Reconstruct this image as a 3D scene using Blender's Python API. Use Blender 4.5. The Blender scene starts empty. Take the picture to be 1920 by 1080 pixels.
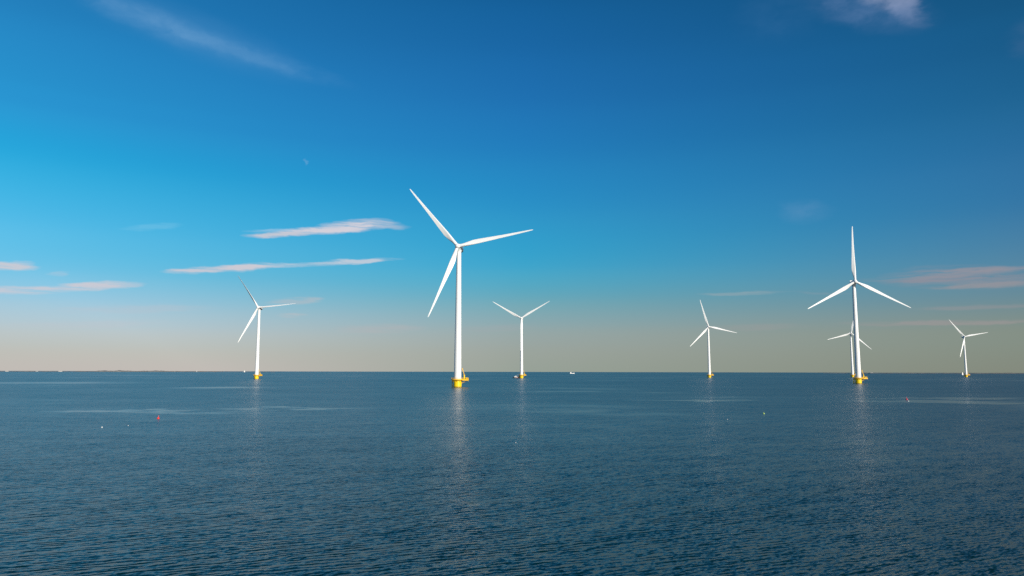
import bpy, bmesh, math, random
from mathutils import Vector, Matrix
import numpy as np

R = math.radians
random.seed(11)
S = bpy.context.scene
COL = S.collection

# ------------------------------------------------------------------ camera
CAM_H = 10.2
FOCAL_PX = 1400.0
cam = bpy.data.cameras.new('camera')
cam.sensor_fit = 'HORIZONTAL'
cam.sensor_width = 36.0
cam.lens = 36.0 * FOCAL_PX / 1920.0
cam.clip_start = 0.5
cam.clip_end = 120000.0
cam_ob = bpy.data.objects.new('camera', cam)
COL.objects.link(cam_ob)
PITCH = math.atan((697 - 540) / FOCAL_PX)
ROLL = math.atan(4 / 1920)
cam_ob.matrix_world = (Matrix.Translation((0, 0, CAM_H)) @ Matrix.Rotation(R(90) + PITCH, 4, 'X')
                       @ Matrix.Rotation(ROLL, 4, 'Z'))
S.camera = cam_ob

# ------------------------------------------------------------------ render / exposure
S.view_settings.view_transform = 'Standard'
S.view_settings.look = 'None'
S.view_settings.exposure = 0.0
S.view_settings.gamma = 1.0
S.view_settings.use_curve_mapping = False
S.render.engine = 'CYCLES'
S.cycles.use_denoising = False
S.cycles.max_bounces = 6
S.cycles.sample_clamp_indirect = 4.0

# ------------------------------------------------------------------ sun
SUN_EL, SUN_SIDE = 18.0, 37.0          # low sun behind the camera, to the right
sun = bpy.data.lights.new('sun', 'SUN')
sun.energy = 5.0
sun.angle = R(0.5)
sun.color = (1.0, 0.92, 0.79)
sun_ob = bpy.data.objects.new('sun', sun)
COL.objects.link(sun_ob)
sdir = Vector((math.sin(R(SUN_SIDE)) * math.cos(R(SUN_EL)), -math.cos(R(SUN_SIDE)) * math.cos(R(SUN_EL)), math.sin(R(SUN_EL))))
sun_ob.rotation_euler = (-sdir).to_track_quat('-Z', 'Y').to_euler()
sun_ob.location = sdir * 200


def lin(c):
    return tuple((v / 255 / 12.92) if v / 255 <= 0.04045 else ((v / 255 + 0.055) / 1.055) ** 2.4 for v in c) + (1.0,)


# ------------------------------------------------------------------ node helpers
class NT:
    def __init__(self, tree):
        self.t = tree
        self.n = tree.nodes
        self.l = tree.links

    def node(self, typ, **kw):
        n = self.n.new(typ)
        for k, v in kw.items():
            setattr(n, k, v)
        return n

    def put(self, sock, v):
        if isinstance(v, bpy.types.NodeSocket):
            self.l.new(v, sock)
        else:
            sock.default_value = v

    def math(self, op, a, b=None, c=None, clamp=False):
        n = self.node('ShaderNodeMath', operation=op, use_clamp=clamp)
        self.put(n.inputs[0], a)
        if b is not None:
            self.put(n.inputs[1], b)
        if c is not None:
            self.put(n.inputs[2], c)
        return n.outputs[0]

    def vmath(self, op, a, b=None, out=0):
        n = self.node('ShaderNodeVectorMath', operation=op)
        self.put(n.inputs[0], a)
        if b is not None:
            self.put(n.inputs[1], b)
        return n.outputs[out]

    def maprange(self, v, a, b, c, d, smooth=False):
        n = self.node('ShaderNodeMapRange', interpolation_type='SMOOTHSTEP' if smooth else 'LINEAR', clamp=True)
        self.put(n.inputs[0], v)
        for i, x in enumerate((a, b, c, d)):
            self.put(n.inputs[1 + i], x)
        return n.outputs[0]

    def mix(self, f, a, b, blend='MIX'):
        n = self.node('ShaderNodeMix', data_type='RGBA', blend_type=blend)
        self.put(n.inputs[0], f)
        self.put(n.inputs[6], a)
        self.put(n.inputs[7], b)
        return n.outputs[2]

    def noise(self, vec, scale, detail=2.0, rough=0.5, dim='3D'):
        n = self.node('ShaderNodeTexNoise', noise_dimensions=dim)
        self.put(n.inputs['Vector'], vec)
        n.inputs['Scale'].default_value = scale
        n.inputs['Detail'].default_value = detail
        n.inputs['Roughness'].default_value = rough
        return n

    def combine(self, x, y, z=0.0):
        n = self.node('ShaderNodeCombineXYZ')
        for i, v in enumerate((x, y, z)):
            self.put(n.inputs[i], v)
        return n.outputs[0]

    def mapping(self, vec, loc=(0, 0, 0), rot=(0, 0, 0), scale=(1, 1, 1), typ='POINT'):
        n = self.node('ShaderNodeMapping', vector_type=typ)
        self.put(n.inputs[0], vec)
        n.inputs['Location'].default_value = loc
        n.inputs['Rotation'].default_value = rot
        n.inputs['Scale'].default_value = scale
        return n.outputs[0]

    def ramp(self, fac, stops, interp='CARDINAL'):
        n = self.node('ShaderNodeValToRGB')
        cr = n.color_ramp
        cr.interpolation = interp
        while len(cr.elements) < len(stops):
            cr.elements.new(0.5)
        for e, (p, c) in zip(cr.elements, stops):
            e.position = p
            e.color = c
        self.put(n.inputs[0], fac)
        return n.outputs[0]


# ------------------------------------------------------------------ world: Nishita sky, graded by direction, with thin clouds
world = bpy.data.worlds.new('World')
S.world = world
world.use_nodes = True
W = NT(world.node_tree)
W.n.clear()
sky = W.node('ShaderNodeTexSky', sky_type='NISHITA', sun_disc=False)
sky.sun_elevation = R(SUN_EL)
sky.sun_rotation = R(180 - SUN_SIDE)
sky.air_density = 1.0
sky.dust_density = 1.0
sky.ozone_density = 2.0
tc = W.node('ShaderNodeTexCoord')
sep = W.node('ShaderNodeSeparateXYZ')
W.l.new(tc.outputs['Generated'], sep.inputs[0])
az = W.math('MULTIPLY', W.math('ARCTAN2', sep.outputs[0], sep.outputs[1]), 57.29578)
el = W.math('MULTIPLY', W.math('ARCSINE', sep.outputs[2]), 57.29578)
elf = W.math('DIVIDE', el, 60.0, clamp=True)
SKY_L = [(0.0, (194, 188, 182)), (1.5, (190, 193, 188)), (2.9, (182, 200, 207)), (4.6, (156, 201, 223)), (6.6, (114, 196, 231)),
         (9.5, (84, 189, 233)), (13.4, (44, 172, 223)), (16.7, (40, 153, 212)), (18.3, (38, 146, 206)), (22.6, (34, 130, 191)),
         (30, (22, 102, 160)), (42, (14, 70, 120)), (60, (10, 46, 86))]
SKY_C = [(0.0, (152, 162, 152)), (1.9, (154, 165, 160)), (3.5, (142, 168, 172)), (5.6, (104, 168, 186)), (8.0, (62, 165, 203)),
         (12.1, (43, 148, 200)), (16.1, (34, 130, 191)), (20.0, (30, 115, 180)), (23.8, (25, 104, 167)), (27.5, (19, 94, 152)),
         (34, (14, 76, 126)), (45, (10, 54, 94)), (60, (8, 38, 70))]
SKY_R = [(0.0, (131, 137, 124)), (1.7, (131, 142, 131)), (3.0, (128, 142, 135)), (4.7, (106, 138, 150)), (6.8, (86, 133, 161)),
         (10.1, (58, 120, 164)), (13.5, (44, 111, 160)), (16.8, (32, 101, 148)), (20.0, (25, 92, 138)), (22.7, (21, 86, 130)),
         (30, (14, 66, 102)), (42, (10, 46, 76)), (60, (7, 32, 56))]
mk = lambda st: [(e / 60.0, lin(c)) for e, c in st]
cl_ = W.ramp(elf, mk(SKY_L))
cc_ = W.ramp(elf, mk(SKY_C))
cr_ = W.ramp(elf, mk(SKY_R))
grad = W.mix(W.maprange(az, W.maprange(el, 0.0, 8.0, -22, -36), 1, 0, 1), cl_, W.mix(W.maprange(az, 1, 36, 0, 1), cc_, cr_))
# thin streaky clouds, placed by azimuth and elevation
ae = W.combine(az, el)
warp = W.noise(W.mapping(ae, scale=(0.35, 0.9, 1)), 1.0, 4.0, 0.6)
wv = W.vmath('MULTIPLY', W.vmath('SUBTRACT', warp.outputs['Color'], (0.5, 0.5, 0.5)), (2.4, 0.42, 0))
aew = W.vmath('ADD', ae, wv)
fib = W.noise(W.mapping(aew, scale=(0.22, 3.0, 1)), 1.0, 5.0, 0.6).outputs['Fac']
fibc = W.maprange(fib, 0.32, 0.66, 0.0, 1.0)
soft = W.noise(W.mapping(aew, scale=(0.5, 0.8, 1)), 1.0, 4.0, 0.6).outputs['Fac']
softc = W.maprange(soft, 0.3, 0.68, 0.0, 1.0)
PINKW, PINKR, BLUEW, GREYW = (214, 208, 214), (176, 160, 158), (140, 178, 212), (190, 194, 206)
CLOUDS = [  # az, el, half length, half thickness, tilt, strength, colour, fibrous
    (-11.89, 10.92, 3.19, 0.52, 5.9, 1.00, (212, 209, 218), 1),
    (-14.15, 10.48, 3.43, 0.36, 6.3, 1.00, (212, 209, 218), 1),
    (-17.46, 9.96, 2.80, 0.21, 5.2, 0.90, (204, 203, 212), 1),
    (-18.08, 10.21, 2.26, 0.15, 5.3, 0.40, (180, 208, 232), 1),
    (-9.48, 11.01, 1.62, 0.32, -2.3, 0.40, (204, 203, 212), 1),
    (-22.63, 7.15, 2.59, 0.26, 5.6, 0.90, (204, 203, 212), 1),
    (-19.73, 7.47, 2.66, 0.33, 6.5, 1.00, (204, 203, 212), 1),
    (-15.71, 7.84, 3.07, 0.22, 4.1, 0.75, (196, 206, 218), 1),
    (-11.92, 8.26, 3.66, 0.24, 4.6, 0.85, (200, 207, 218), 1),
    (-33.46, 5.14, 3.45, 0.31, 4.6, 0.85, (204, 203, 212), 1),
    (-29.16, 5.70, 2.96, 0.32, 5.7, 0.90, (204, 203, 212), 1),
    (-28.98, 5.90, 1.90, 0.18, 5.5, 0.40, (204, 203, 212), 1),
    (-34.41, 6.58, 1.97, 0.30, 3.6, 0.85, (208, 204, 210), 1),
    (-33.70, 6.87, 0.88, 0.17, 2.4, 0.50, (204, 203, 212), 1),
    (-31.50, 6.33, 0.63, 0.17, 5.6, 0.25, (204, 203, 212), 1),
    (30.57, 6.46, 5.53, 0.28, 0.8, 0.32, (170, 154, 156), 1),
    (32.09, 6.66, 3.87, 0.21, -0.6, 0.35, (170, 154, 156), 1),
    (31.31, 6.15, 4.68, 0.17, -0.3, 0.40, (150, 138, 148), 1),
    (32.18, 5.62, 3.70, 0.24, 0.4, 0.40, (178, 158, 152), 1),
    (31.16, 6.21, 4.84, 0.91, -3.1, 0.55, (150, 146, 156), 1),
    (17.26, 5.76, 3.29, 0.16, 0.4, 0.50, (150, 168, 176), 1),
    (22.62, 5.63, 2.46, 0.11, -3.5, 0.25, (140, 156, 168), 1),
    (29.78, 3.32, 6.18, 0.21, -0.6, 0.40, (170, 154, 156), 1),
    (17.65, 3.25, 4.27, 0.27, 0.7, 0.30, (158, 156, 156), 1),
    (31.95, 4.25, 3.85, 0.21, -0.4, 0.25, (170, 154, 156), 1),
    (-16.10, 5.17, 2.18, 0.31, 4.7, 0.35, (206, 190, 188), 1),
    (-15.06, 5.32, 0.96, 0.16, 3.9, 0.30, (206, 190, 188), 1),
    (-16.54, 4.12, 1.13, 0.20, 4.3, 0.30, (204, 190, 188), 1),
    (-10.12, 3.22, 3.57, 0.40, 2.0, 0.30, (186, 178, 180), 1),
    (-1.22, 3.35, 3.27, 0.33, 1.3, 0.22, (168, 168, 172), 1),
    (-26.63, 4.22, 5.25, 0.37, 3.6, 0.22, (194, 192, 200), 1),
    (-29.60, 3.12, 5.11, 0.32, 3.1, 0.18, (198, 194, 200), 1),
    (-26.01, 9.92, 2.12, 0.29, 9.3, 0.25, (140, 205, 234), 1),
    (-27.0, 23.6, 6.4, 1.0, -12.7, 0.26, (120, 170, 215), 0), (-20.5, 22.5, 8.0, 0.8, -10.5, 0.22, (110, 165, 212), 0), (-24.0, 23.2, 9.0, 1.7, -11.0, 0.12, (110, 165, 212), 2), (-23.0, 22.9, 7.0, 0.45, -11.5, 0.10, (130, 175, 215), 2),
    (27.8, 25.0, 2.2, 1.0, -25.0, 0.50, (176, 180, 202), 0), (28.9, 24.0, 1.8, 0.9, -40.0, 0.40, (140, 155, 190), 0), (26.4, 24.6, 4.6, 1.5, -20.0, 0.36, (110, 140, 185), 0),
    (20.5, 25.2, 3.4, 2.2, 0.0, 0.10, (80, 130, 180), 0), (36.3, 20.6, 1.8, 1.4, -10.0, 0.25, (90, 120, 160), 0),
    (21.6, 11.5, 2.0, 0.9, -5.0, 0.22, (120, 160, 200), 0),
    (-15.85, 15.42, 0.15, 0.30, 20.0, 0.22, (150, 190, 225), 2),
]
skycol = grad
for (a0, e0, L, th, tilt, st, colr, fb) in CLOUDS:
    loc = W.mapping(aew, loc=(a0, e0, 0), rot=(0, 0, R(tilt)), scale=(L, th, 1), typ='TEXTURE')
    d = W.vmath('LENGTH', loc, out=1)
    m = W.maprange(d, 1.2, 0.25, 0.0, 1.0, True)
    if fb == 2:
        a = W.math('MULTIPLY', m, st)
    elif fb == 1:
        a = W.math('MULTIPLY', m, W.math('ADD', 0.12, W.math('MULTIPLY', fibc, 1.15)))
        a = W.maprange(a, 0.05, 0.8, 0.0, st)
    else:
        a = W.math('MULTIPLY', W.math('MULTIPLY', m, W.math('ADD', 0.25, W.math('MULTIPLY', softc, 0.85))), st)
    skycol = W.mix(W.math('MINIMUM', a, 1.0), skycol, lin(colr))
nish = W.mix(1.0, sky.outputs[0], (0.09, 0.09, 0.09, 1), 'MULTIPLY')
front = W.maprange(W.math('ABSOLUTE', az), 50, 115, 0.985, 0.35, True)
final = W.mix(front, nish, skycol)
bg = W.node('ShaderNodeBackground')
W.l.new(final, bg.inputs[0])
bg.inputs[1].default_value = 1.0
wo = W.node('ShaderNodeOutputWorld')
W.l.new(bg.outputs[0], wo.inputs[0])


# ------------------------------------------------------------------ materials
def paint(name, rgb, rough=0.45, dirt=0.06, scale=0.6, metal=0.0, streak=True):
    m = bpy.data.materials.new(name)
    m.use_nodes = True
    t = NT(m.node_tree)
    b = t.n['Principled BSDF']
    tcn = t.node('ShaderNodeTexCoord')
    v = t.mapping(tcn.outputs['Object'], scale=(1, 1, 0.12 if streak else 1))
    n = t.noise(v, scale, 5.0, 0.6).outputs['Fac']
    f = t.maprange(n, 0.35, 0.75, 0.0, 1.0)
    dark = tuple(c * (1 - dirt * 2.2) for c in rgb) + (1,)
    t.l.new(t.mix(f, tuple(rgb) + (1,), dark), b.inputs['Base Color'])
    b.inputs['Roughness'].default_value = rough
    b.inputs['Metallic'].default_value = metal
    return m


M_WHITE = paint('white_paint', (0.80, 0.83, 0.86), 0.42, 0.03)
M_NAC = paint('nacelle_paint', (0.68, 0.72, 0.75), 0.45, 0.06, 1.2)
M_DARK = paint('dark_metal', (0.05, 0.05, 0.055), 0.5, 0.1, 2.0)
M_YEL = paint('yellow_paint', (0.90, 0.62, 0.004), 0.38, 0.05, 0.8)
M_ORA = paint('deck_yellow_paint', (0.86, 0.50, 0.03), 0.5, 0.08, 1.5)
M_WEED = paint('waterline_growth', (0.10, 0.09, 0.02), 0.7, 0.2, 3.0)
M_HULLRED = paint('dark_red_hull', (0.17, 0.018, 0.012), 0.4, 0.08, 2.0)
M_HULLSHADE = paint('shaded_hull', (0.012, 0.012, 0.014), 0.5, 0.08, 2.0)  # bow half of the work boat hull: its shade is set as near-black colour
M_SHIPW = paint('ship_white', (0.82, 0.82, 0.82), 0.4, 0.04, 0.8)
M_SAIL = paint('sail_cloth', (0.82, 0.81, 0.78), 0.8, 0.03, 0.4)
M_GLASS = paint('tinted_glass', (0.015, 0.02, 0.025), 0.08, 0.02, 1.0)
M_RED = paint('red_plastic', (0.80, 0.035, 0.02), 0.4, 0.06, 4.0)
M_PINK = paint('faded_red_plastic', (0.50, 0.06, 0.10), 0.5, 0.1, 4.0)
M_GRN = paint('yellow_green_plastic', (0.55, 0.78, 0.16), 0.4, 0.05, 4.0)
M_BUOYW = paint('white_plastic', (0.85, 0.86, 0.86), 0.35, 0.04, 4.0)
M_SALMON = paint('salmon_red_paint', (0.72, 0.16, 0.10), 0.45, 0.06, 2.0)
M_WAREW = paint('pale_cladding', (0.50, 0.50, 0.49), 0.6, 0.05, 0.05)
M_ROOF = paint('grey_roofing', (0.22, 0.23, 0.25), 0.7, 0.1, 0.05)


def land_mat(name, c1, c2):
    m = bpy.data.materials.new(name)
    m.use_nodes = True
    t = NT(m.node_tree)
    b = t.n['Principled BSDF']
    g = t.node('ShaderNodeNewGeometry')
    n = t.noise(t.mapping(g.outputs['Position'], scale=(0.02, 0.02, 0.05)), 1.0, 6.0, 0.65).outputs['Fac']
    t.l.new(t.mix(t.maprange(n, 0.35, 0.65, 0, 1), c1 + (1,), c2 + (1,)), b.inputs['Base Color'])
    b.inputs['Roughness'].default_value = 0.95
    return m


M_LAND = land_mat('hazed_woodland', (0.105, 0.115, 0.12), (0.17, 0.175, 0.175))  # distance haze is mixed into these colours as a pale blue grey


def sea_mat():
    m = bpy.data.materials.new('sea_water')
    m.use_nodes = True
    t = NT(m.node_tree)
    b = t.n['Principled BSDF']
    g = t.node('ShaderNodeNewGeometry')
    pos = g.outputs['Position']
    p2 = t.vmath('MULTIPLY', pos, (1, 1, 0))
    CREST = R(33)                                    # direction of the wave crests on the water

    def layer(along, across, detail, rough, off, turn=0.0):
        v = t.mapping(p2, loc=(off, off * 1.7, 0), rot=(0, 0, -(CREST + turn)))
        v = t.vmath('MULTIPLY', v, (1.0 / along, 1.0 / across, 0))
        v = t.vmath('ADD', v, (0, 0, off * 0.37))
        n = t.noise(v, 1.0, detail, rough)
        return t.vmath('SUBTRACT', n.outputs['Color'], (0.5, 0.5, 0.5))
    # gusts and slicks
    big = t.noise(t.mapping(p2, rot=(0, 0, R(-8)), scale=(1 / 95, 1 / 60, 1)), 1.0, 4.0, 0.6).outputs['Fac']
    huge = t.noise(t.mapping(p2, loc=(300, 80, 0), rot=(0, 0, R(6)), scale=(1 / 420, 1 / 300, 1)), 1.0, 5.0, 0.62).outputs['Fac']
    mid = t.noise(t.mapping(p2, loc=(70, 10, 0), rot=(0, 0, R(-20)), scale=(1 / 16, 1 / 9, 1)), 1.0, 3.0, 0.6).outputs['Fac']
    gust = t.math('ADD', t.math('MULTIPLY', big, 0.6), t.math('ADD', t.math('MULTIPLY', mid, 0.5), t.math('MULTIPLY', huge, 0.5)))
    amp = t.maprange(gust, 0.62, 0.98, 0.72, 1.25)
    warpv = t.vmath('MULTIPLY', t.vmath('SUBTRACT', t.noise(t.mapping(p2, scale=(1 / 40, 1 / 30, 1)), 1.0, 4.0, 0.65).outputs['Color'], (0.5, 0.5, 0.5)), (46, 90, 0))
    pw = t.vmath('ADD', p2, warpv)
    slick = None
    for (x, y, lx, ly, rot) in SLICKS:
        loc = t.mapping(pw, loc=(x, y, 0), rot=(0, 0, R(rot)), scale=(lx, ly, 1), typ='TEXTURE')
        s = t.maprange(t.vmath('LENGTH', loc, out=1), 1.1, 0.35, 0.0, 1.0, True)
        slick = s if slick is None else t.math('MAXIMUM', slick, s)
    rnd = t.maprange(t.math('ADD', t.math('MULTIPLY', huge, 0.55), t.math('MULTIPLY', big, 0.45)), 0.38, 0.45, 0.7, 0.0, True)
    slick = t.math('MAXIMUM', slick, rnd)
    amp = t.math('MULTIPLY', amp, t.math('SUBTRACT', 1.0, t.math('MULTIPLY', slick, 0.66)))
    acc = None
    for (al, ac, de, ro, off, k, turn) in WAVES:
        v = t.vmath('MULTIPLY', layer(al, ac, de, ro, off, R(turn)), (k * 0.95, k, 0))
        acc = v if acc is None else t.vmath('ADD', acc, v)
    for (lam, turn, k, off, dist) in CRESTS:                 # trains of short crests
        v = t.mapping(p2, loc=(off, off * 0.6, 0), rot=(0, 0, -R(turn)), scale=(0.55, 1, 1))
        w = t.node('ShaderNodeTexWave', wave_type='BANDS', bands_direction='Y', wave_profile='SIN')
        t.put(w.inputs['Vector'], v)
        w.inputs['Scale'].default_value = 0.314 / lam
        w.inputs['Distortion'].default_value = dist
        w.inputs['Detail'].default_value = 2.0
        w.inputs['Detail Scale'].default_value = 1.3
        w.inputs['Detail Roughness'].default_value = 0.55
        patch = t.maprange(t.noise(t.mapping(p2, loc=(off * 3, off, 0), scale=(1 / 3.5, 1 / 2.2, 1)), 1.0, 2.0, 0.5).outputs['Fac'], 0.3, 0.7, 0.25, 1.4)
        sl = t.math('MULTIPLY', t.math('MULTIPLY', t.math('SUBTRACT', w.outputs['Fac'], 0.5), k), patch)
        dv = R(turn) - CREST
        acc = t.vmath('ADD', acc, t.combine(t.math('MULTIPLY', sl, -math.sin(dv)), t.math('MULTIPLY', sl, math.cos(dv))))
    mag = t.math('ADD', 0.95, t.math('MULTIPLY', t.vmath('LENGTH', acc, out=1), 0.7))   # steeper crests than a plain noise
    amp = t.math('MULTIPLY', amp, mag)
    # far ripples are too small to see one by one: their slopes pass from the wave normals into the roughness
    far = t.maprange(t.vmath('LENGTH', p2, out=1), 45.0, FAR_AT, 0.0, 1.0)
    far = t.math('POWER', far, 0.6)
    amp = t.math('MULTIPLY', amp, t.maprange(far, 0.0, 1.0, 0.95, FAR_AMP))
    acc = t.vmath('MULTIPLY', acc, t.combine(amp, amp, 0.0))
    rotn = t.node('ShaderNodeVectorRotate', rotation_type='Z_AXIS')
    t.put(rotn.inputs['Vector'], acc)
    rotn.inputs['Angle'].default_value = CREST
    nrm = t.vmath('NORMALIZE', t.vmath('ADD', rotn.outputs[0], (0, 0, 1)))
    t.l.new(nrm, b.inputs['Normal'])
    b.inputs['Base Color'].default_value = (0.0003, 0.017, 0.022, 1)
    b.inputs['IOR'].default_value = 1.333
    b.inputs['Specular IOR Level'].default_value = 0.5
    rr = t.math('MULTIPLY', t.maprange(gust, 0.62, 0.98, SEA_ROUGH * 0.92, SEA_ROUGH * 1.08), t.math('SUBTRACT', 1.0, t.math('MULTIPLY', slick, 0.3)))
    rr = t.math('MULTIPLY', rr, t.maprange(far, 0.0, 1.0, NEAR_ROUGH / SEA_ROUGH, 1.0))
    t.l.new(rr, b.inputs['Roughness'])
    return m


SEA_ROUGH = 0.28
NEAR_ROUGH, FAR_AMP, FAR_AT = 0.23, 0.22, 360.0
WAVES = [  # along crest, across crest, detail, roughness, offset, slope, turn
    (0.44, 0.135, 1.0, 0.5, 3.1, 0.72, 0), (0.90, 0.27, 1.0, 0.5, 17.3, 0.25, -10), (0.22, 0.15, 1.0, 0.5, 41.7, 0.28, 50),
    (9.0, 2.6, 1.0, 0.5, 63.1, 0.20, -8), (2.6, 1.05, 1.0, 0.5, 77.7, 0.26, 12)]
CRESTS = [  # wavelength, crest direction, slope, offset, distortion
    (0.36, 44, 0.25, 5.3, 6.0), (0.54, 31, 0.26, 19.1, 6.0), (0.88, 52, 0.16, 33.7, 5.0)]
SLICKS = [  # x, y, half along x, half along y, turn
    (150, 268, 38, 13, 4), (66, 272, 28, 9, 2), (-390, 640, 80, 60, 0), (-95, 188, 30, 8, 3), (-180, 470, 30, 36, 0), (-60, 205, 24, 7, 0),
    (180, 300, 60, 10, -2)]
M_SEA = sea_mat()


# ------------------------------------------------------------------ mesh helpers
def new_obj(name, bm, mats, parent=None, smooth=True, auto=35):
    me = bpy.data.meshes.new(name)
    bmesh.ops.recalc_face_normals(bm, faces=bm.faces)
    if smooth:
        for f in bm.faces:
            f.smooth = True
        lim = R(auto)
        for e in bm.edges:
            e.smooth = not (len(e.link_faces) == 2 and e.calc_face_angle(0) > lim)
    bm.to_mesh(me)
    bm.free()
    for m in (mats if isinstance(mats, (list, tuple)) else [mats]):
        me.materials.append(m)
    o = bpy.data.objects.new(name, me)
    COL.objects.link(o)
    if parent is not None:
        o.parent = parent
    return o


def empty(name, loc, rz=0.0):
    o = bpy.data.objects.new(name, None)
    o.empty_display_size = 2.0
    o.location = loc
    o.rotation_euler = (0, 0, rz)
    COL.objects.link(o)
    return o


def tag(o, label=None, cat=None, group=None, kind=None):
    for k, v in (('label', label), ('category', cat), ('group', group), ('kind', kind)):
        if v is not None:
            o[k] = v
    return o


def loft(bm, rings, caps=(True, True), mat=0):
    vs = [[bm.verts.new(p) for p in r] for r in rings]
    n = len(vs[0])
    for a, b in zip(vs, vs[1:]):
        for i in range(n):
            f = bm.faces.new((a[i], a[(i + 1) % n], b[(i + 1) % n], b[i]))
            f.material_index = mat
    if caps[0]:
        bm.faces.new(vs[0][::-1]).material_index = mat
    if caps[1]:
        bm.faces.new(vs[-1]).material_index = mat
    return vs


def lathe(bm, prof, n=40, axis='Z', mat=0, center=(0, 0, 0), caps=(True, True)):
    rings = []
    for (r, h) in prof:
        ring = []
        for i in range(n):
            a = 2 * math.pi * i / n
            x, y = r * math.cos(a), r * math.sin(a)
            p = Vector((x, y, h)) if axis == 'Z' else Vector((x, h, -y))
            ring.append(p + Vector(center))
        rings.append(ring)
    return loft(bm, rings, caps, mat)


def tube(bm, a, b, r0, r1=None, n=10, mat=0):
    a, b = Vector(a), Vector(b)
    r1 = r0 if r1 is None else r1
    d = (b - a).normalized()
    u = d.orthogonal().normalized()
    w = d.cross(u)
    rings = [[p + u * (r * math.cos(2 * math.pi * i / n)) + w * (r * math.sin(2 * math.pi * i / n)) for i in range(n)] for p, r in ((a, r0), (b, r1))]
    loft(bm, rings, mat=mat)


def box(bm, lo, hi, mat=0, bevel=0.0):
    x0, y0, z0 = lo
    x1, y1, z1 = hi
    r = bmesh.ops.create_cube(bm, size=1.0, matrix=Matrix.Translation(((x0 + x1) / 2, (y0 + y1) / 2, (z0 + z1) / 2)) @ Matrix.Diagonal((x1 - x0, y1 - y0, z1 - z0, 1)))
    fs = {f for v in r['verts'] for f in v.link_faces}
    for f in fs:
        f.material_index = mat
    if bevel:
        es = {e for v in r['verts'] for e in v.link_edges}
        bmesh.ops.bevel(bm, geom=list(es), offset=bevel, segments=2, affect='EDGES')


# ------------------------------------------------------------------ water
bm = bmesh.new()
radii = [0, 15, 40, 90, 200, 450, 1000, 2200, 5000, 11000, 25000, 60000]
N = 96
prev = [bm.verts.new((0, 0, 0))]
for r in radii[1:]:
    cur = [bm.verts.new((r * math.cos(2 * math.pi * i / N), r * math.sin(2 * math.pi * i / N), 0)) for i in range(N)]
    for i in range(N):
        if len(prev) == 1:
            bm.faces.new((prev[0], cur[i], cur[(i + 1) % N]))
        else:
            bm.faces.new((prev[i], cur[i], cur[(i + 1) % N], prev[(i + 1) % N]))
    prev = cur
sea = new_obj('sea_water', bm, M_SEA, smooth=False)
tag(sea, kind='structure', label='dark teal open sea covered in small wind ripples', cat='water')


# ------------------------------------------------------------------ wind turbine
HUB_Z, OVER, TILT = 95.0, 4.3, 5.0


def airfoil(chord, tk, circ, n=22):
    pts = []
    for i in range(n):
        a = 2 * math.pi * i / n
        x = 0.5 * (1 + math.cos(a))
        t = 5 * tk * (0.2969 * math.sqrt(max(x, 0)) - 0.126 * x - 0.3516 * x * x + 0.2843 * x ** 3 - 0.1015 * x ** 4)
        camber = 0.05 * tk * math.sin(math.pi * x) * 4
        yy = (t if math.sin(a) >= 0 else -t * 0.85) + camber
        ax, ay = (0.32 - x) * chord, yy * chord      # leading edge at +x, suction side at +y (downwind)
        cx, cy = -0.5 * chord * math.cos(a), 0.5 * chord * math.sin(a)
        pts.append((ax * (1 - circ) + cx * circ, ay * (1 - circ) + cy * circ))
    return pts


def blade_bm():
    bm = bmesh.new()
    st = [  # r, chord, thickness, circular, twist
        (1.2, 2.15, 1.0, 1.0, 16), (3.2, 2.15, 1.0, 1.0, 16), (5.0, 2.45, 0.75, 0.62, 15.5), (7.5, 3.05, 0.52, 0.25, 14.5), (10.0, 3.50, 0.40, 0.05, 13),
        (12.0, 3.62, 0.34, 0, 11.5), (15.5, 3.40, 0.29, 0, 9.5), (20.0, 2.98, 0.25, 0, 7), (26.0, 2.45, 0.22, 0, 4.8), (32.0, 1.98, 0.20, 0, 3.2),
        (38.0, 1.58, 0.18, 0, 2), (44.0, 1.22, 0.17, 0, 1), (48.5, 0.95, 0.16, 0, 0.2), (51.3, 0.72, 0.16, 0, -0.3), (52.5, 0.45, 0.16, 0, -0.5), (52.9, 0.16, 0.16, 0, -0.5)]
    rings = []
    for (r, c, tk, circ, tw) in st:
        be = R(tw + 3.0)
        yoff = -(2.3 * (r / 52.9) + 2.2 * (r / 52.9) ** 2.2)
        ring = []
        for (x, y) in airfoil(c, tk, circ):
            ring.append(Vector((x * math.cos(be) + y * math.sin(be), -x * math.sin(be) + y * math.cos(be) + yoff, r)))
        rings.append(ring)
    loft(bm, rings)
    return bm


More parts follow.
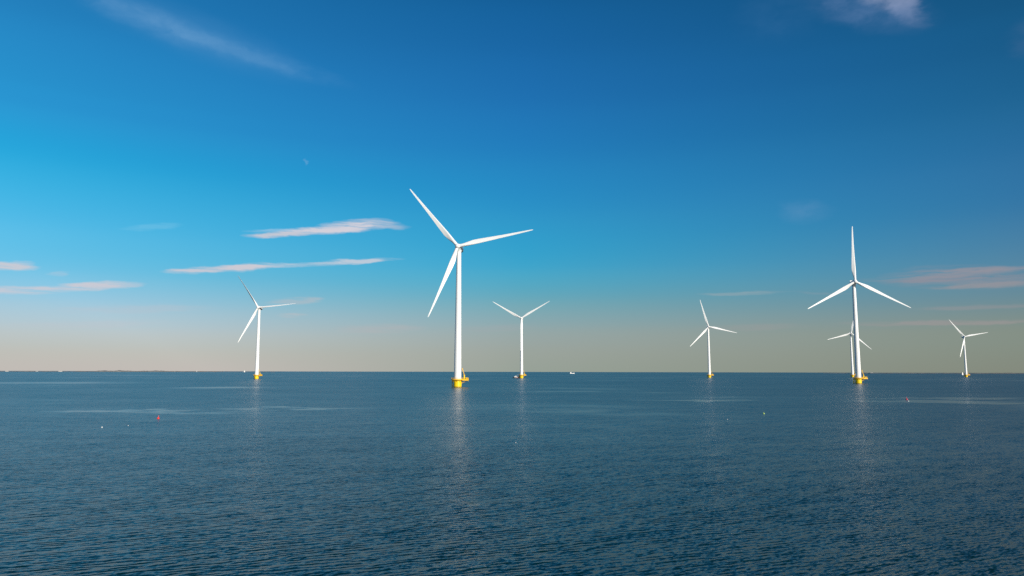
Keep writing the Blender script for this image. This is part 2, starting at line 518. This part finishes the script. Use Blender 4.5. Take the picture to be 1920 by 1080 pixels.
def make_turbine():
    root = empty('wind_turbine', (0, 0, 0))
    # foundation: monopile and transition piece
    bm = bmesh.new()
    lathe(bm, [(2.72, -8), (2.72, 0.7), (2.72, 4.05), (2.95, 4.15), (2.95, 4.45), (2.72, 4.55), (2.72, 4.7)], 48)
    for a in range(0, 360, 30):
        x, y = math.cos(R(a)), math.sin(R(a))
        tube(bm, (2.7 * x, 2.7 * y, 3.2), (3.9 * x, 3.9 * y, 4.52), 0.09, n=6)
    fnd = new_obj('foundation', bm, M_YEL, root)
    bm = bmesh.new()
    lathe(bm, [(2.75, -1.5), (2.76, -0.2), (2.75, 0.22)], 48, caps=(False, False))
    new_obj('waterline_growth', bm, M_WEED, fnd)
    # boat landing
    bm = bmesh.new()
    for dx in (-0.75, 0.75):
        tube(bm, (-3.75, 1.6 + dx, -3), (-3.75, 1.6 + dx, 4.6), 0.2)
        for z in (0.9, 3.6):
            tube(bm, (-3.75, 1.6 + dx, z), (-2.2, 1.4 + dx, z), 0.14)
    for k in range(16):
        tube(bm, (-3.55, 1.25, -0.6 + k * 0.33), (-3.55, 1.95, -0.6 + k * 0.33), 0.035, n=6)
    for dx in (-0.35, 0.35):
        tube(bm, (-3.55, 1.6 + dx, -1), (-3.55, 1.6 + dx, 5.6), 0.05, n=6)
    new_obj('boat_landing', bm, M_YEL, root)
    # platform
    bm = bmesh.new()
    lathe(bm, [(2.9, 4.56), (4.25, 4.56), (4.3, 4.6), (4.3, 4.98), (2.4, 4.98)], 48, caps=(False, False))
    box(bm, (3.4, -3.0, 4.2), (7.4, 1.4, 4.975), bevel=0.05)
    for x in (3.9, 5.6, 7.1):
        box(bm, (x - 0.12, -2.9, 3.95), (x + 0.12, 1.3, 4.2))
    tube(bm, (2.5, -0.8, 2.4), (6.6, -0.8, 4.1), 0.16)
    plat = new_obj('platform', bm, M_ORA, root)
    bm = bmesh.new()
    path = []
    for k in range(0, 33):
        a = R(30 + k * (300 / 32))
        path.append((4.2 * math.cos(a), 4.2 * math.sin(a)))
    path += [(7.3, -2.9), (7.3, -1.6), (7.3, -0.2), (7.3, 1.3), (6.0, 1.3), (4.8, 1.3)]
    path.append(path[0])
    for i, (p, q) in enumerate(zip(path, path[1:])):
        if i % 2 == 0 or i > 31:
            tube(bm, (p[0], p[1], 4.95), (p[0], p[1], 6.2), 0.05, n=6)
        for z, rr in ((6.2, 0.06), (5.6, 0.045)):
            tube(bm, (p[0], p[1], z), (q[0], q[1], z), rr, n=6)
        d = Vector((q[0] - p[0], q[1] - p[1], 0))
        nn = d.cross(Vector((0, 0, 1))).normalized() * 0.02
        vs = [bm.verts.new(Vector(v) + s * nn) for s in (-1, 1) for v in ((p[0], p[1], 4.98), (q[0], q[1], 4.98), (q[0], q[1], 5.32), (p[0], p[1], 5.32))]
        for f in ((0, 1, 2, 3), (7, 6, 5, 4), (3, 2, 6, 7), (0, 4, 5, 1)):
            bm.faces.new([vs[j] for j in f])
    new_obj('railing', bm, M_ORA, plat)
    # davit crane and equipment cabinet on the laydown area
    bm = bmesh.new()
    lathe(bm, [(0.75, 4.98), (0.75, 5.3), (0.42, 5.5), (0.36, 7.3), (0.55, 7.4), (0.55, 7.9), (0.2, 8.0)], 20, center=(4.5, -0.9, 0))
    tube(bm, (5.6, -0.9, 4.98), (4.55, -0.9, 7.3), 0.16)
    box(bm, (5.7, -1.9, 4.98), (6.9, -0.6, 6.3), bevel=0.06)
    cr = new_obj('davit_crane', bm, M_YEL, root)
    bm = bmesh.new()
    tube(bm, (4.55, -0.95, 7.7), (3.25, -1.1, 12.2), 0.30, 0.17, n=12)
    tube(bm, (4.9, -0.95, 7.3), (3.75, -1.05, 10.4), 0.12, n=8)
    box(bm, (2.95, -1.3, 11.9), (3.5, -0.9, 12.5), bevel=0.05)
    tube(bm, (3.05, -1.1, 11.9), (3.05, -1.1, 10.6), 0.05, n=6)
    new_obj('jib', bm, M_ORA, cr)
    # tower
    bm = bmesh.new()
    prof = []
    zt = 92.0
    for k in range(0, 25):
        f = k / 24
        z = 4.99 + (zt - 4.99) * f
        prof.append((2.5 - 0.95 * f ** 1.05, z))
    full = [(2.62, 4.99), (2.62, 5.2)] + [(prof[0][0], 5.21)] + prof[1:-1]
    for zz in (30.0, 60.0):
        rr = 2.5 - 0.95 * ((zz - 5) / 87) ** 1.05
        full += [(rr, zz - 0.14), (rr + 0.03, zz - 0.1), (rr + 0.03, zz + 0.1), (rr, zz + 0.14)]
    full.sort(key=lambda p: p[1])
    full += [(1.55, 91.9), (1.75, 91.95), (1.75, 92.4), (1.6, 92.5)]
    lathe(bm, full, 64)
    new_obj('tower', bm, M_WHITE, root)
    # nacelle (rear housing and generator ring), tilted with the rotor axis
    tiltm = Matrix.Translation((0, 0, HUB_Z)) @ Matrix.Rotation(R(-TILT), 4, 'X')
    bm = bmesh.new()
    rings = []
    for (y, rx, rz, ex, zc) in ((-2.55, 1.95, 1.95, 2.0, 0), (-2.45, 2.15, 2.15, 2.0, 0), (-1.2, 2.18, 2.18, 2.0, 0), (-1.1, 2.0, 2.0, 2.2, 0), (0.2, 2.0, 2.05, 2.6, -0.05),
                             (3.5, 2.0, 2.05, 3.0, -0.05), (6.2, 1.95, 1.95, 3.0, 0), (7.1, 1.75, 1.7, 2.8, 0.08), (7.6, 1.2, 1.15, 2.5, 0.15)):
        ring = []
        for i in range(40):
            a = 2 * math.pi * i / 40
            c, s = math.cos(a), math.sin(a)
            ring.append(Vector((rx * math.copysign(abs(c) ** (2 / ex), c), y, zc + rz * math.copysign(abs(s) ** (2 / ex), s))))
        rings.append(ring)
    loft(bm, rings)
    lathe(bm, [(1.7, -2.75), (1.95, -2.3), (2.0, -1.7)], 32, center=(0, 0, 0))
    bmesh.ops.transform(bm, matrix=tiltm, verts=bm.verts)
    nac = new_obj('nacelle', bm, M_NAC, root)
    bm = bmesh.new()
    box(bm, (-1.5, 5.4, 1.8), (1.5, 5.75, 3.2), bevel=0.05)
    for sx in (-1.1, 1.1):
        tube(bm, (sx, 6.4, 1.7), (sx, 5.7, 2.6), 0.07, n=8)
    bmesh.ops.transform(bm, matrix=tiltm, verts=bm.verts)
    new_obj('cooler', bm, M_NAC, nac)
    bm = bmesh.new()
    tube(bm, (0.0, 6.6, 1.7), (0.0, 6.6, 4.1), 0.06, n=8)
    tube(bm, (-0.9, 6.6, 3.7), (0.9, 6.6, 3.7), 0.05, n=6)
    tube(bm, (-0.3, 6.6, 4.05), (0.5, 6.6, 4.05), 0.05, n=6)
    bmesh.ops.transform(bm, matrix=tiltm, verts=bm.verts)
    new_obj('wind_vane', bm, M_DARK, nac)
    # hub
    bm = bmesh.new()
    prof = [(1.5, 1.75), (1.62, 1.6), (1.66, 0.9), (1.66, -0.6), (1.58, -1.1), (1.35, -1.6), (0.95, -2.0), (0.5, -2.2), (0.12, -2.25)]
    lathe(bm, [(r, h) for r, h in prof], 40, axis='Y', center=(0, 0, 0))
    for k in range(3):
        a = R(120 * k)
        d = Vector((math.sin(a), 0, math.cos(a)))
        tube(bm, d * 0.6, d * 1.95, 1.22, 1.14, n=28)
    hubm = tiltm @ Matrix.Translation((0, -OVER, 0))
    hub = new_obj('hub', bm, M_WHITE, root)
    hub.matrix_local = hubm
    for k in range(3):
        b = new_obj('blade', blade_bm(), M_WHITE, root, auto=60) if k == 0 else None
        if k == 0:
            first = b
        else:
            b = first.copy()
            COL.objects.link(b)
            b.parent = root
        b.matrix_local = hubm @ Matrix.Rotation(R(120 * k), 4, 'Y')
    return root


HUBM = Matrix.Translation((0, 0, HUB_Z)) @ Matrix.Rotation(R(-TILT), 4, 'X') @ Matrix.Translation((0, -OVER, 0))


def copy_tree(o, parent=None):
    c = o.copy()
    COL.objects.link(c)
    if parent is not None:
        c.parent = parent
        c.matrix_parent_inverse = o.matrix_parent_inverse.copy()
    for ch in [x for x in bpy.data.objects if x.parent == o]:
        copy_tree(ch, c)
    return c


TURBINES = [  # x, y, yaw of the rotor, phase of the first blade, label
    (-36.6, 508, -7, 80, 'largest and nearest white turbine, left of centre, on a bright yellow base with a crane'),
    (-340.4, 1003, -4, 88, 'leftmost white turbine on a yellow base, one blade level to the right'),
    (15.5, 1195, -7, 60, 'turbine with two raised blades in a V, boat moored at its yellow base'),
    (370.5, 1409, -4, 104, 'slim turbine standing alone between the V shaped one and the tall right pair'),
    (739.2, 1630, -10, 14, 'small distant turbine partly hidden behind the tower of the tall right one'),
    (324.0, 703, -7, 0, 'tall right turbine with one blade straight up and a yellow base'),
    (1075.0, 1778, -4, 80, 'rightmost and smallest turbine, beside a tiny white sailing boat')]
PITCHED = {1: -36}                      # blades of the leftmost turbine are partly feathered
proto = make_turbine()
for i, (x, y, yaw, ph, lab) in enumerate(TURBINES):
    t = proto if i == 0 else copy_tree(proto)
    t.location = (x, y, 0)
    tag(t, lab, 'wind turbine', 'offshore wind turbines standing in the sea')
    # the machine head yaws; the base with its laydown area keeps facing right
    YAW = Matrix.Rotation(R(yaw), 4, 'Z')
    k = 0
    for c in sorted([c for c in bpy.data.objects if c.parent == t], key=lambda c: c.name):
        kind = c.name.split('.')[0]
        if kind == 'blade':
            c.matrix_local = YAW @ HUBM @ Matrix.Rotation(R(120 * k + ph), 4, 'Y') @ Matrix.Rotation(R(PITCHED.get(i, 0)), 4, 'Z')
            k += 1
        elif kind == 'hub':
            c.matrix_local = YAW @ HUBM @ Matrix.Rotation(R(ph), 4, 'Y')
        elif kind == 'nacelle':
            c.matrix_local = YAW


# ------------------------------------------------------------------ boats
def hull_bm(L, B, D, F, sheer=0.5, transom=0.8, split=None):
    """Hull along +x (bow at +x): L length, B beam, D draught, F freeboard."""
    bm = bmesh.new()
    rings = []
    for k in range(15):
        u = k / 14
        x = -L / 2 + L * u
        w = B / 2 * (transom + (1 - transom) * min(1, u / 0.35)) * (1 - max(0, (u - 0.55) / 0.45) ** 2.2)
        w = max(w, 0.02)
        top = F + sheer * max(0, (u - 0.4) / 0.6) ** 2
        kz = -D * (1 - max(0, (u - 0.7) / 0.3) ** 2 * 0.95)
        rake = max(0, (u - 0.85) / 0.15) * 0.0
        rings.append([Vector((x, -w, top)), Vector((x, -w * 0.93, 0.0)), Vector((x, -w * 0.55, kz * 0.7)), Vector((x, 0, kz)),
                      Vector((x, w * 0.55, kz * 0.7)), Vector((x, w * 0.93, 0.0)), Vector((x, w, top)), Vector((x, 0, top + 0.02))])
    loft(bm, rings)
    return bm


# crew transfer boat beside the V shaped turbine
boat = empty('crew_boat', (15.5 - 7.2, 1199.5, 0), R(176))
tag(boat, 'small work boat with dark hull and white cabin moored at a turbine base', 'boat')
bm = hull_bm(13.5, 4.6, 0.9, 1.25, 0.7)
for f in bm.faces:
    if f.calc_center_median().x > 1.2:
        f.material_index = 1
new_obj('hull', bm, [M_HULLRED, M_HULLSHADE], boat)
bm = bmesh.new()
prof = [(-2.6, 1.2), (-2.6, 3.1), (-2.1, 3.6), (2.9, 3.6), (4.3, 2.1), (4.4, 1.3)]
loft(bm, [[Vector((x, y, z)) for x, z in prof] for y in (-1.7, 1.7)])
cab = new_obj('wheelhouse', bm, M_SHIPW, boat, smooth=False)
for s in (-1, 1):
    for k in range(3):
        bm = bmesh.new()
        x = -2.0 + k * 1.55
        box(bm, (x, s * 1.7 - 0.04, 2.25), (x + 1.1, s * 1.7 + 0.04, 3.0))
        new_obj('window', bm, M_GLASS, cab)
bm = bmesh.new()
box(bm, (-5.4, -1.0, 1.3), (-3.4, 1.0, 3.0), bevel=0.1)
tube(bm, (-3.9, 0, 3.0), (-3.7, 0, 5.9), 0.5, 0.28)
tube(bm, (-5.0, 0.5, 3.0), (-4.6, 0.3, 5.0), 0.22)
new_obj('deck_crane', bm, M_SALMON, boat)
bm = bmesh.new()
tube(bm, (-0.5, 0, 3.6), (-0.7, 0, 6.2), 0.09, 0.05)
tube(bm, (-0.65, -0.8, 4.8), (-0.65, 0.8, 4.8), 0.06)
new_obj('mast', bm, M_SHIPW, boat)
for s in (-1, 1):
    bm = bmesh.new()
    for k in range(8):
        x = -6.2 + k * 0.75
        tube(bm, (x, s * 2.1, 1.2), (x, s * 2.1, 2.1), 0.035, n=6)
    tube(bm, (-6.3, s * 2.1, 2.1), (-0.9, s * 2.1, 2.1), 0.04, n=6)
    new_obj('railing', bm, M_SHIPW, boat)

# white ship near the horizon
ship = empty('motor_ship', (346, 4300, 0), R(4))
tag(ship, 'white ship with its cabin at the left end, close under the horizon', 'ship')
bm = hull_bm(26, 7, 1.6, 3.4, 1.4)
new_obj('hull', bm, M_SHIPW, ship)
bm = bmesh.new()
box(bm, (-11.8, -3.1, 3.3), (-5.4, 3.1, 6.6), bevel=0.2)
box(bm, (-11.2, -2.6, 6.6), (-6.4, 2.6, 9.2), bevel=0.25)
cab = new_obj('deckhouse', bm, M_SHIPW, ship)
for s in (-1, 1):
    for k in range(4):
        bm = bmesh.new()
        box(bm, (-10.8 + k * 1.1, s * 2.6 - 0.05, 7.5), (-10.1 + k * 1.1, s * 2.6 + 0.05, 8.5))
        new_obj('window', bm, M_GLASS, cab)
bm = bmesh.new()
box(bm, (-6.42, -2.1, 7.5), (-6.34, 2.1, 8.5))
new_obj('window', bm, M_GLASS, cab)
bm = bmesh.new()
tube(bm, (-9, 0, 9.2), (-9, 0, 13.5), 0.25, 0.12)
tube(bm, (-9, -1.5, 11.2), (-9, 1.5, 11.2), 0.1)
new_obj('mast', bm, M_SHIPW, ship)
bm = bmesh.new()
tube(bm, (8.8, 0, 3.6), (8.8, 0, 6.5), 0.16, 0.1)
new_obj('bow_mast', bm, M_SHIPW, ship)


# sailing boats
def make_sailboat():
    root = empty('sailing_boat', (0, 0, 0))
    bm = hull_bm(10.5, 3.2, 0.9, 1.0, 0.3, 0.7)
    new_obj('hull', bm, M_SHIPW, root)
    bm = bmesh.new()
    loft(bm, [[Vector((x, y, z)) for x, z in ((-2.4, 1.0), (-2.4, 1.6), (1.2, 1.6), (2.2, 1.0))] for y in (-0.95, 0.95)])
    new_obj('cabin', bm, M_SHIPW, root, smooth=False)
    bm = bmesh.new()
    tube(bm, (0.8, 0, 1.0), (0.8, 0, 14.4), 0.09, 0.05)
    tube(bm, (0.8, 0, 2.3), (-3.9, 0.5, 2.3), 0.07)
    new_obj('mast', bm, M_NAC, root)

    def sail(name, tack, clew, head, belly):
        bm = bmesh.new()
        n = 9
        T, C, H = Vector(tack), Vector(clew), Vector(head)
        for side in (0.0, 0.04):
            grid = []
            for j in range(n + 1):
                v = j / n
                row = []
                for i in range(n + 1):
                    u = i / n
                    a = T.lerp(H, v)
                    b = C.lerp(H, v) + Vector((-0.35 * math.sin(math.pi * v), 0, 0))
                    p = a.lerp(b, u)
                    p.y += belly * math.sin(math.pi * u) * (1 - v) ** 0.7 + side
                    row.append(bm.verts.new(p))
                grid.append(row)
            for j in range(n):
                for i in range(n):
                    bm.faces.new((grid[j][i], grid[j][i + 1], grid[j + 1][i + 1], grid[j + 1][i]))
        new_obj(name, bm, M_SAIL, root)
    sail('mainsail', (0.7, 0.02, 2.4), (-3.8, 0.5, 2.4), (0.75, 0.02, 14.2), 0.5)
    sail('jib_sail', (5.0, 0.0, 1.4), (0.4, 0.6, 1.6), (0.95, 0.05, 13.0), 0.5)
    return root


BOATS = [
    (2040, 3400, 1.0, 205, 'white sailing boat left of the rightmost turbine, near the horizon'),
    (-2669, 7500, 1.42, 20, 'white sailing boat on the horizon just left of the leftmost turbine'),
    (-3564, 8500, 1.25, 160, 'white sailing boat on the left horizon, second left of the leftmost turbine'),
    (-4275, 9500, 1.1, 30, 'faint farthest left sailing boat on the horizon, beyond two other sails')]
sp = make_sailboat()
for i, (x, y, s, rz, lab) in enumerate(BOATS):
    o = sp if i == 0 else copy_tree(sp)
    o.location = (x, y, 0)
    o.scale = (s, s, s)
    o.rotation_euler = (0, 0, R(rz))
    tag(o, lab, 'sailing boat', 'white sailing boats near the horizon')


# ------------------------------------------------------------------ buoys and floats
def make_buoy(m, label, loc, s):
    root = empty('buoy', loc, R(random.uniform(0, 360)))
    tag(root, label, 'buoy')
    bm = bmesh.new()
    lathe(bm, [(0.05, -0.42), (0.3, -0.36), (0.48, -0.15), (0.52, 0.1), (0.46, 0.36), (0.3, 0.52), (0.16, 0.58), (0.14, 0.64)], 24)
    new_obj('float_body', bm, m, root)
    bm = bmesh.new()
    tube(bm, (0, 0, 0.6), (0.03, 0, 1.25), 0.06, 0.04)
    lathe(bm, [(0.13, 0.95), (0.13, 1.25)], 12, center=(0.02, 0, 0))
    new_obj('top_mark', bm, m, root)
    root.scale = (s, s, s)
    root.rotation_euler[0] = R(7)
    return root


make_buoy(M_RED, 'bright red buoy floating on the left water, larger than the white floats', (-76.1, 162.9, 0), 0.52)
make_buoy(M_PINK, 'dull pinkish red buoy on the right water beside a small white float', (149.5, 285.5, 0), 0.8)
make_buoy(M_GRN, 'pale yellow green buoy right of centre between the two near turbines', (62.2, 186.5, 0), 0.36)

FLOATS = [
    (-74.3, 137.4, 0.12, 'small white float on the left water, left of and below the red buoy'),
    (-72.0, 142.2, 0.07, 'tiny pale float between the brighter white float and the red buoy'),
    (141.5, 269.1, 0.2, 'white float next to the pinkish red buoy on the right water'),
    (0.6, 109.9, 0.055, 'tiny white float in open water right of the largest turbine reflection'),
    (46.8, 164.2, 0.07, 'tiny white float left of the yellow green buoy'),
    (67.3, 147.0, 0.065, 'tiny white float in the reflection of the tall right turbine')]
fl = empty('fishing_float', (0, 0, 0))
bm = bmesh.new()
lathe(bm, [(0.1, -0.95), (0.6, -0.8), (0.95, -0.35), (1.0, 0.1), (0.88, 0.5), (0.55, 0.85), (0.2, 1.0), (0.16, 1.2)], 20)
new_obj('float_body', bm, M_BUOYW, fl)
bm = bmesh.new()
for k in range(12):
    a, b = 2 * math.pi * k / 12, 2 * math.pi * (k + 1) / 12
    tube(bm, (0.3 * math.cos(a), 0, 1.4 + 0.3 * math.sin(a)), (0.3 * math.cos(b), 0, 1.4 + 0.3 * math.sin(b)), 0.07, n=6)
new_obj('rope_eye', bm, M_BUOYW, fl)
for i, (x, y, s, lab) in enumerate(FLOATS):
    o = fl if i == 0 else copy_tree(fl)
    o.location = (x, y, 0)
    o.scale = (s, s, s)
    o.rotation_euler = (0, 0, i * 1.3)
    tag(o, lab, 'float', 'white fishing floats on the water')


# ------------------------------------------------------------------ far shores
def shore(name, dist, az0, az1, hfun, label, depth=500):
    bm = bmesh.new()
    n = 260
    rows = []
    for j, (dd, hh) in enumerate(((0, 0.0), (6, 0.55), (40, 0.85), (150, 1.0), (depth * 0.6, 0.9), (depth, 0.0))):
        row = []
        for i in range(n + 1):
            u = i / n
            a = R(az0 + (az1 - az0) * u)
            h = 0.6 * hfun(u) * hh * (1 + 0.18 * random.uniform(-1, 1)) - (0.5 if hh == 0 else 0)
            r = dist + dd
            row.append(bm.verts.new((r * math.sin(a), r * math.cos(a), h)))
        rows.append(row)
    for a, b in zip(rows, rows[1:]):
        for i in range(n):
            bm.faces.new((a[i], a[i + 1], b[i + 1], b[i]))
    o = new_obj(name, bm, M_LAND)
    tag(o, label, 'shore', kind='structure')
    return o


def bump(u, pts):
    for (a, ha), (b, hb) in zip(pts, pts[1:]):
        if a <= u <= b:
            return ha + (hb - ha) * (u - a) / (b - a)
    return 0.0


rs = random.Random(5)
nz = [rs.random() for _ in range(400)]


def rough(u, f):
    k = u * f
    i = int(k)
    return nz[i % 400] * (1 - k + i) + nz[(i + 1) % 400] * (k - i)


shore('far_shore', 9400, -40, -17.5, lambda u: bump(u, [(0, 14), (0.3, 12), (0.45, 13), (0.55, 22), (0.62, 16), (0.7, 20), (0.82, 14), (0.86, 5), (1, 7)]) * (0.55 + 0.75 * rough(u, 60)),
      'low hazy wooded shore along the left horizon')
shore('far_shore', 9400, 22.5, 42, lambda u: bump(u, [(0, 4), (0.1, 12), (0.5, 13), (0.7, 15), (1, 14)]) * (0.5 + 0.8 * rough(u, 70)),
      'low hazy wooded shore along the right horizon')


def building(name, az_, dist, w, d, h, label, tall=False):
    a = R(az_)
    root = empty(name, (dist * math.sin(a), dist * math.cos(a), 0), -a)
    tag(root, label, 'building')
    bm = bmesh.new()
    if tall:
        lathe(bm, [(w / 2, 0), (w / 2, h * 0.9), (w * 0.42, h * 0.91), (w * 0.42, h * 0.97)], 24)
        new_obj('tower_body', bm, M_WAREW, root)
        bm = bmesh.new()
        lathe(bm, [(w * 0.46, h * 0.97), (w * 0.3, h), (0.3, h + w * 0.25)], 24)
        new_obj('roof', bm, M_ROOF, root)
    else:
        box(bm, (-w / 2, 0, 0), (w / 2, d, h), bevel=0.3)
        new_obj('wall', bm, M_WAREW, root, smooth=False)
        bm = bmesh.new()
        loft(bm, [[Vector((-w / 2 - 1, y, h + 0.02)), Vector((w / 2 + 1, y, h + 0.02)), Vector((0, y, h + w * 0.06))] for y in (-1, d + 1)])
        new_obj('roof', bm, M_ROOF, root, smooth=False)
        bm = bmesh.new()
        for k in range(4):
            x = -w / 2 + w * (k + 0.5) / 4
            box(bm, (x - 4, -0.15, 0.1), (x + 4, 0.1, h * 0.55))
        new_obj('door', bm, M_ROOF, root, smooth=False)


building('warehouse', -33.9, 9380, 30, 30, 7, 'pale low building on the left shore, nearest the left edge')
building('warehouse', -32.3, 9380, 22, 30, 6, 'small pale building on the left shore, second from the left edge')
building('warehouse', -31.0, 9380, 38, 30, 7, 'wide pale building on the left shore, third from the left edge')
building('warehouse', 25.6, 9380, 26, 30, 12, 'pale building on the right shore just right of the tall turbine')
building('silo', 24.4, 9380, 8, 8, 32, 'slim pale tower on the right shore just left of the paired turbines', True)
